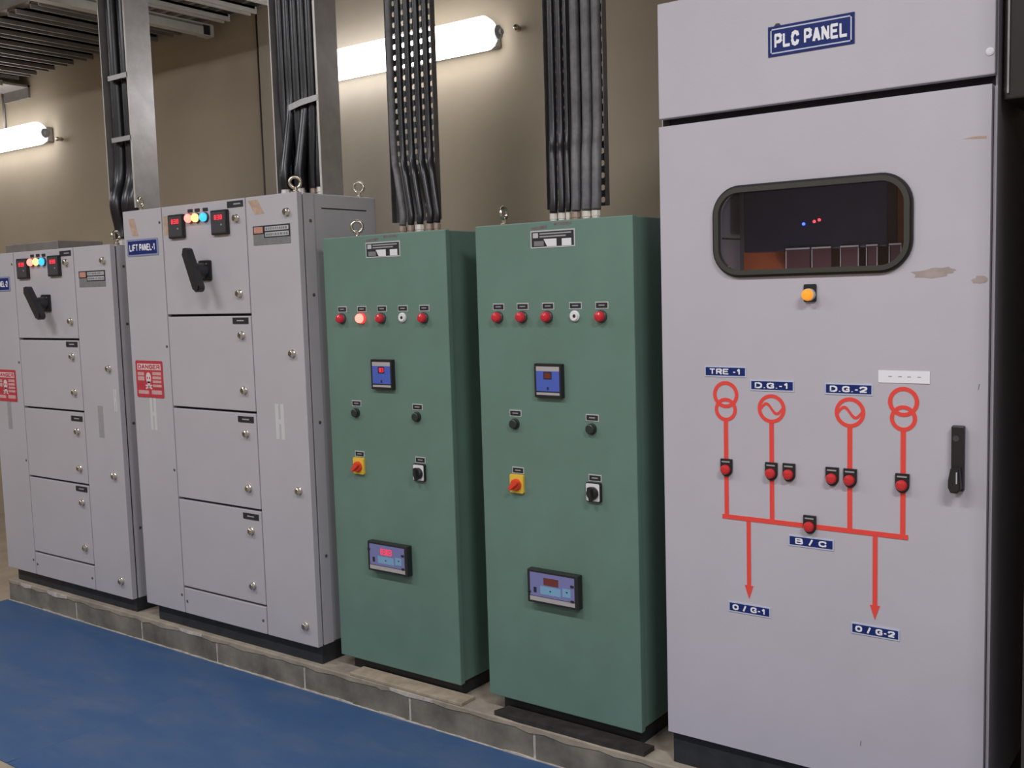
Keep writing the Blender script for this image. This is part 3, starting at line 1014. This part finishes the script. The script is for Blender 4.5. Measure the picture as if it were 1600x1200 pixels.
def transformer(cx):
    b = MB()
    b.ring(cx, 1.1180, .0345, .0250, ya, yb, 'red_line')
    b.ring(cx, 1.0800, .0300, .0210, ya - .0002, yb, 'red_line')
    b.build('transformer_symbol', cabP)


def generator(cx):
    b = MB()
    b.ring(cx, 1.0875, .0360, .0270, ya, yb, 'red_line')
    top_, bot_ = [], []
    for i in range(21):
        u = -1 + i / 10
        px, pz = u * .0270, .0120 * math.sin(-PI * u)
        top_.append((cx + px, 1.0875 + pz + .0034 * (1 + .5 * abs(math.cos(PI * u)))))
        bot_.append((cx + px, 1.0875 + pz - .0034 * (1 + .5 * abs(math.cos(PI * u)))))
    for i in range(20):
        b.poly([top_[i], top_[i + 1], bot_[i + 1], bot_[i]], ya + .0001, yb, 'red_line')
    b.build('generator_symbol', cabP)


transformer(TX1)
transformer(TX2)
generator(GX1)
generator(GX2)
for cx, zt in ((TX1, 1.0510), (GX1, 1.0520), (GX2, 1.0520), (TX2, 1.0510)):
    MB().box(cx - LW, cx + LW, ya, yb, DZ + .005, zt, 'red_line').build('feeder_line', cabP)
MB().box(-1.1310, -.6690, ya - .0003, yb, DZ - .0058, DZ + .0058, 'red_line').build('busbar_line', cabP)
for cx in (-1.0597, -.7438):
    b = MB()
    b.box(cx - .0055, cx + .0055, ya, yb, .630, DZ - .0058, 'red_line')
    b.poly([(cx - .0115, .632), (cx + .0115, .632), (cx, .597)], ya - .0002, yb, 'red_line')
    b.build('outgoing_arrow', cabP)


def breaker_lamp(cx, cz, key='red_button'):
    w = .0155
    out = [(cx - w, cz + .0235), (cx + w, cz + .0235), (cx + w, cz - .004)]
    for i in range(1, 12):
        a = -PI * i / 12
        out.append((cx + w * math.cos(a), cz - .004 + .0175 * math.sin(a)))
    out.append((cx - w, cz - .004))
    b = MB().poly(out, y - .007, y, 'black_plastic', .0015)
    b.box(cx - .011, cx + .011, y - .0074, y - .0070, cz + .0150, cz + .0185, 'label_line')
    b = b.build('breaker_lamp', cabP)
    MB().lathe((cx, y - .007, cz - .003), [(0, .0125), (-.007, .0125), (-.010, .010), (-.0115, .005)], key).build('lens', b)
    return b


for cx, cz in ((-1.1174, .9301), (-.9975, .9302), (-.9521, .9313), (-.8448, .9306), (-.8019, .9304), (-.6818, .929), (-.9001, .8073)):
    breaker_lamp(cx, cz)
b = MB()
rbox(b, -.8980, 1.3700, .030, .042, y - .006, y, 'black_plastic', .003, .001)
b.lathe((-.8980, y - .006, 1.3660), [(0, .0150), (-.012, .0150)], 'plate_silver')
b = b.build('indicator_lamp', cabP)
b['label'] = 'lit amber lamp under the window'
MB().lathe((-.8980, y - .018, 1.3660), [(0, .0135), (-.006, .0135), (-.010, .010), (-.0115, .005)], 'lit_orange').build('lens', b)

# swing handle
hx, hz = -.5605, .9970
b = MB()
b.box(hx - .0135, hx + .0135, y - .016, y, hz - .072, hz + .074, 'black_plastic', bev=.003)
b.lathe((hx - .003, y - .016, hz + .046), [(0, .007), (-.001, .007)], 'charcoal', n=16)
b = b.build('swing_handle', cabP)
lv = MB()
lv.poly([(hx - .0105, hz - .020), (hx + .0085, hz - .018), (hx + .0115, hz - .064), (hx + .004, hz - .074), (hx - .010, hz - .074), (hx - .0155, hz - .062), (hx - .0155, hz - .048)], y - .034, y - .012, 'black_plastic', .003)
lv.box(hx + .002, hx + .0045, y - .0352, y - .0335, hz - .052, hz - .026, 'plate_silver')
lv.build('grip', b)

# ------------------------------------------------------------------ unseen cabinet added to shade the gap, with the visible side box
gap_shade = thing('cabinet', (-.02, .0, KT), 'unseen cabinet added to shade the gap, its dark box against the PLC PANEL cabinet', 'electrical cabinet')
MB().box(-.402, .40, -.14, .50, .17, 2.12, 'brown_grey', bev=.003).build('carcass', gap_shade)  # out of view, added to keep light out of the gap
MB().box(-.38, .38, -.015, .48, KT, .17, 'black_steel').build('base_frame', gap_shade)
du = MB().box(-.4880, -.4015, .030, .30, 1.772, 2.10, 'brown_grey', bev=.004).build('side_box', gap_shade)
MB().box(-.4805, -.4765, .0265, .0305, 1.785, 2.095, 'galv').build('edge_highlight', du)  # bright strip stands in for the highlight down the box edge


# ------------------------------------------------------------------ cable risers
def riser(x0, x1, y0, y1, z0, z1, label, rungs, group='open cable risers above the grey cabinets'):
    t = thing('cable_riser', ((x0 + x1) / 2, y1, z0), label, 'cable riser', group)
    for xs in ((x0, x0 + .003), (x1 - .003, x1)):
        r = MB()
        r.box(xs[0], xs[1], y0, y1, z0, z1, 'galv')
        e = .010
        if xs[0] == x0:
            r.box(x0, x0 + e * .5, y0 - .002, y0, z0, z1, 'galv_pale')
        else:
            r.box(x1 - e, x1, y0 - .002, y0, z0, z1, 'galv_pale')
        r.build('side_rail', t)
    for zz in rungs:
        MB().box(x0 + .003, x1 - .003, y1 - .012, y1 - .002, zz - .012, zz + .012, 'galv').build('rung', t)
    return t


rA = riser(-4.105, -3.912, .200, .318, 1.790, 2.735, 'narrow cable riser above the cut-off grey cabinet at the far left', [1.9, 2.2, 2.5])
rB = riser(-3.014, -2.770, .200, .302, 1.750, 2.735, 'wide cable riser above the grey LIFT PANEL-1 cabinet', [1.85, 2.15, 2.45])


def strap(pts, w, parent, name='cable_strap'):
    m = MB()
    for (a, b) in zip(pts, pts[1:]):
        m.box(min(a[0], b[0]), max(a[0], b[0]), a[1] - .002, a[1], min(a[2], b[2]) - w / 2, max(a[2], b[2]) + w / 2, 'galv')
    return m.build(name, parent)


for zz in (2.085, 2.345):
    MB().box(-4.060, -3.915, .198, .201, zz - .010, zz + .010, 'galv').build('cable_strap', rA)
MB().poly([(-2.925, 2.070), (-2.86, 2.082), (-2.773, 2.090), (-2.773, 2.110), (-2.86, 2.104), (-2.925, 2.092)], .196, .199, 'galv').build('cable_strap', rB)


def smooth_path(pts, n=8):
    """Catmull-Rom through the points"""
    P = [Vector(p) for p in pts]
    P = [P[0] * 2 - P[1]] + P + [P[-1] * 2 - P[-2]]
    out = []
    for i in range(1, len(P) - 2):
        for k in range(n):
            u = k / n
            a, b, c, d = P[i - 1], P[i], P[i + 1], P[i + 2]
            out.append(0.5 * ((2 * b) + (c - a) * u + (2 * a - 5 * b + 4 * c - d) * u * u + (3 * b - a - 3 * c + d) * u ** 3))
    out.append(P[-2])
    return out


ORD = ['leftmost', 'second from left', 'third from left', 'fourth from left', 'fifth from left', 'sixth from left']


def ordinal(i, n):
    return 'rightmost' if i == n - 1 else ORD[i]


# cables in riser A
PA = [(-4.068, .245, .029, (-4.052, .215)), (-4.003, .258, .029, (-3.996, .235)), (-3.944, .250, .022, (-3.946, .225))]
for i, (xt, yt, r, (gx, gy)) in enumerate(PA):
    z = A_['z1']
    p = smooth_path([(gx, gy, z + .040), (gx - .004, gy, z + .09), (gx * .6 + xt * .4, gy * .8 + .03, z + .19), (xt, gy * .3 + yt * .7, z + .30), (xt, yt, z + .45), (xt, yt, 2.4), (xt, yt, 2.735)])
    o = MB().tube(p, r, 'cable').build('power_cable')
    tag(o, '%s of the three black cables in the narrow riser at the far left' % ('leftmost', 'middle', 'rightmost')[i], 'cable', 'cables above the far-left grey cabinet')
# cables in riser B
PB = [(-2.990, .232), (-2.950, .232), (-2.911, .232), (-2.872, .232), (-2.832, .232), (-2.7965, .232)]
for i, ((gx, gy, _), (xt, yt)) in enumerate(zip(glB, PB)):
    z = B_['z1']
    p = smooth_path([(gx, gy, z + .040), (gx, gy, z + .10), ((gx + xt) / 2, (gy + yt) / 2, z + .22), (xt, yt, z + .36), (xt, yt, 2.3), (xt, yt, 2.735)])
    o = MB().tube(p, .0192 if i < 5 else .0172, 'cable').build('power_cable')
    tag(o, '%s of the six front cables rising from the grey LIFT PANEL-1 cabinet' % ordinal(i, 6), 'cable', 'cables above the LIFT PANEL-1 cabinet')
for i in range(5):
    xt = -2.970 + .0395 * i
    o = MB().tube([(xt, .2705, 1.7475), (xt, .2705, 2.1), (xt, .2705, 2.735)], .0165, 'cable').build('power_cable')
    tag(o, '%s of five rear cables behind the front ones above the LIFT PANEL-1 cabinet' % ordinal(i, 5), 'cable', 'cables above the LIFT PANEL-1 cabinet')


# perforated trays with cables above the green cabinets
def perforated_tray(x0, x1, y, z0, z1, label, cols=5, pitch=.036):
    t = thing('cable_tray', ((x0 + x1) / 2, y, z0), label, 'cable tray', 'perforated cable trays above the green cabinets')
    mb = MB()
    k = mb.mi('tray_plate')
    bm = mb.bm
    rows = int((z1 - z0) / pitch)
    pw = (x1 - x0) / cols
    n = 8
    for yy, flip in ((y, False), (y + .0015, True)):
        for i in range(cols):
            for j in range(rows):
                cx, cz = x0 + (i + .5) * pw, z0 + (j + .5) * pitch
                o_ = []
                h_ = []
                for q in range(n):
                    a = 2 * PI * q / n + PI / 4
                    ca, sa = math.cos(a), math.sin(a)
                    m_ = max(abs(ca), abs(sa))
                    o_.append(bm.verts.new((cx + ca / m_ * pw / 2, yy, cz + sa / m_ * pitch / 2)))
                    h_.append(bm.verts.new((cx + ca * .0092, yy, cz + sa * .0090)))
                for q in range(n):
                    f = (o_[q], o_[(q + 1) % n], h_[(q + 1) % n], h_[q])
                    fa = bm.faces.new(f if flip else f[::-1])
                    fa.material_index = k
    bmesh.ops.remove_doubles(bm, verts=bm.verts, dist=1e-5)
    mb.build('perforated_plate', t)
    for xs in ((x0 - .002, x0), (x1, x1 + .002)):
        MB().box(xs[0], xs[1], y - .022, y + .0015, z0, z0 + rows * pitch, 'tray_plate').build('side_flange', t)
    return t


tG = perforated_tray(-2.474, -2.272, .262, 1.640, 3.3, 'perforated cable tray above the green cabinet with the glowing lamp, crossing the wall lamp')
tH = perforated_tray(-1.822, -1.614, .262, 1.640, 3.3, 'perforated cable tray above the green cabinet beside the PLC PANEL cabinet')
for i, ((gx, gy, _, r), r2, ck) in enumerate(zip(glG, (.0125, .0115, .0115, .0120, .0115), ('cable_dusty', 'cable', 'cable', 'cable', 'cable'))):
    z = G_['z1']
    xt = [-2.455, -2.414, -2.374, -2.333, -2.293][i]
    yt = .240
    p = smooth_path([(gx, gy, z + .037), (gx, gy + .004, z + .08), ((gx + xt) / 2, (gy + yt) / 2, z + .20), (xt, yt, z + .34), (xt, yt, 2.5), (xt, yt, 3.3)])
    o = MB().tube(p, r2, ck).build('power_cable')
    tag(o, '%s of five cables rising from the green cabinet with the glowing lamp' % ordinal(i, 5), 'cable', 'cables above the green cabinet with the glowing lamp')
for i, ((gx, gy, _, r), r2, ck) in enumerate(zip(glH, (.0120, .0105, .0075, .0150, .0158, .0145), ('cable', 'cable', 'cable', 'cable_dusty', 'cable_dusty', 'cable_dusty'))):
    z = H_['z1']
    xt = [-1.794, -1.765, -1.742, -1.709, -1.669, -1.634][i]
    yt = .240
    p = smooth_path([(gx, gy, z + .037), (gx, gy + .004, z + .08), ((gx + xt) / 2, (gy + yt) / 2, z + .20), (xt, yt, z + .34), (xt, yt, 2.5), (xt, yt, 3.3)])
    o = MB().tube(p, r2, ck).build('power_cable')
    tag(o, '%s of six cables rising from the green cabinet nearest PLC PANEL' % ordinal(i, 6), 'cable', 'cables above the green cabinet with dark lamps')

# ------------------------------------------------------------------ overhead cable ladder
ld = thing('cable_ladder', (-4.9, .6, 2.75), 'overhead cable ladder hung along the wall above the grey cabinets', 'cable tray')
LX0, LX1 = -7.4, -2.45
MB().box(LX0, LX1, .17, .225, 2.765, 2.84, 'galv_dull', bev=.003).build('side_rail', ld)
MB().box(LX0, LX1, .955, .985, 2.775, 2.84, 'galv_dull', bev=.003).build('side_rail', ld)
xr = -2.585
i = 0
while xr > LX0 + .05:
    key = 'galv_pale' if -4.30 < xr < -3.1 else 'galv_dull'  # paler stretch: the brighter light on these rungs is put into colour
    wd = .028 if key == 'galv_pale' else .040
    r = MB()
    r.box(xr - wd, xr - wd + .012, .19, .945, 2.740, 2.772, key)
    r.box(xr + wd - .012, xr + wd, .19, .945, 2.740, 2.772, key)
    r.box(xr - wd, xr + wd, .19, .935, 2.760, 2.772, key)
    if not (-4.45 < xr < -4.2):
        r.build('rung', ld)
    else:
        r.bm.free()
    xr -= .2
    i += 1
for k in range(9):
    yy = .255 + k * .078
    MB().box(LX0, LX1, yy, yy + .042, 2.800, 2.812, 'galv_dull').build('tray_strip', ld)
# C-channel support with an open end
sc = MB()
a0, a1 = -4.352, -4.300
sc.box(a0, a1, -.2, .955, 2.742, 2.748, 'galv_pale')
sc.box(a0 + .004, a1 - .004, -.2, .900, 2.730, 2.742, 'galv_dull')
sc.box(a0, a1, -.2, .895, 2.694, 2.731, 'galv_pale')
sc.box(a0 + .004, a1 - .004, .895, .935, 2.698, 2.742, 'dark')
sc.box(a0, a1 + .002, .935, .955, 2.690, 2.742, 'galv_pale')
sc.box(a0, a1, .895, .935, 2.690, 2.695, 'galv_pale')
o = sc.build('support_channel')
tag(o, 'bright galvanised channel with an open square end under the overhead ladder', 'bracket')
br = MB()
br.box(-6.42, -6.13, .80, 1.0, 2.700, 2.712, 'galv_dull')
br.box(-6.42, -6.13, .985, 1.0, 2.640, 2.712, 'galv_dull')
br.box(-6.150, -6.125, .80, .83, 2.690, 2.72, 'chrome')
o = br.build('wall_bracket')
tag(o, 'dark wall bracket under the left end of the overhead ladder', 'bracket')


# ------------------------------------------------------------------ wall lamps
def wall_lamp(x0, x1, z, label):
    t = thing('wall_lamp', ((x0 + x1) / 2, 1.0, z), label, 'wall lamp', 'fluorescent wall lamps')
    MB().box(x0 + .03, x1 - .03, .955, .999, z - .045, z + .045, 'galv_dull', bev=.008).build('lamp_body', t)
    n = 24
    prof = [(0, .030), (.012, .050), (.035, .066), (x1 - x0 - .035, .066), (x1 - x0 - .012, .050), (x1 - x0, .030)]
    MB().lathe((x0, .90, z), prof, 'tube', axis='X', n=n).build('diffuser', t)
    for xe in (x0 + .10, x1 - .10):
        MB().box(xe - .012, xe + .012, .93, .972, z + .05, z + .07, 'plate_silver').build('clip', t)
    MB().lathe((x1 - .002, .925, z), [(0, .028), (.014, .028), (.018, .012), (.030, .012)], 'plate_silver', axis='X', n=14).build('end_fitting', t)
    return t


wall_lamp(-3.70, -2.515, 2.408, 'glowing fluorescent wall lamp behind the cables of the green cabinet')
wall_lamp(-7.05, -5.870, 2.392, 'glowing fluorescent wall lamp cut off by the left edge')
o = MB().tube([(-2.455, .992, 2.425), (-2.452, .97, 2.425), (-2.447, .965, 2.425)], .012, 'chrome').build('conduit_plug')
tag(o, 'small metal plug on the wall right of the wall lamp behind the cables', 'plug', 'wall plugs beside the lamps')
o = MB().tube([(-5.800, .992, 2.355), (-5.796, .965, 2.355), (-5.790, .955, 2.352)], .012, 'chrome').build('conduit_plug')
tag(o, 'small metal plug on the wall right of the left-edge wall lamp', 'plug', 'wall plugs beside the lamps')
o = MB().tube([(-6.440, .992, 2.46), (-6.440, .992, 2.78)], .008, 'galv_dull').build('conduit')
tag(o, 'thin conduit running down the wall to the left-edge wall lamp', 'conduit')
# pilaster edge seen left of the wide riser
o = MB().box(-4.005, -3.0, .985, 1.0, -.004, ZC, 'pilaster').build('wall_pilaster')
struct(o)
o = MB().tube([(-4.020, .994, 0.2), (-4.020, .994, ZC)], .006, 'brown_grey').build('conduit')
tag(o, 'thin dark cable running down the wall left of the wide riser', 'conduit')
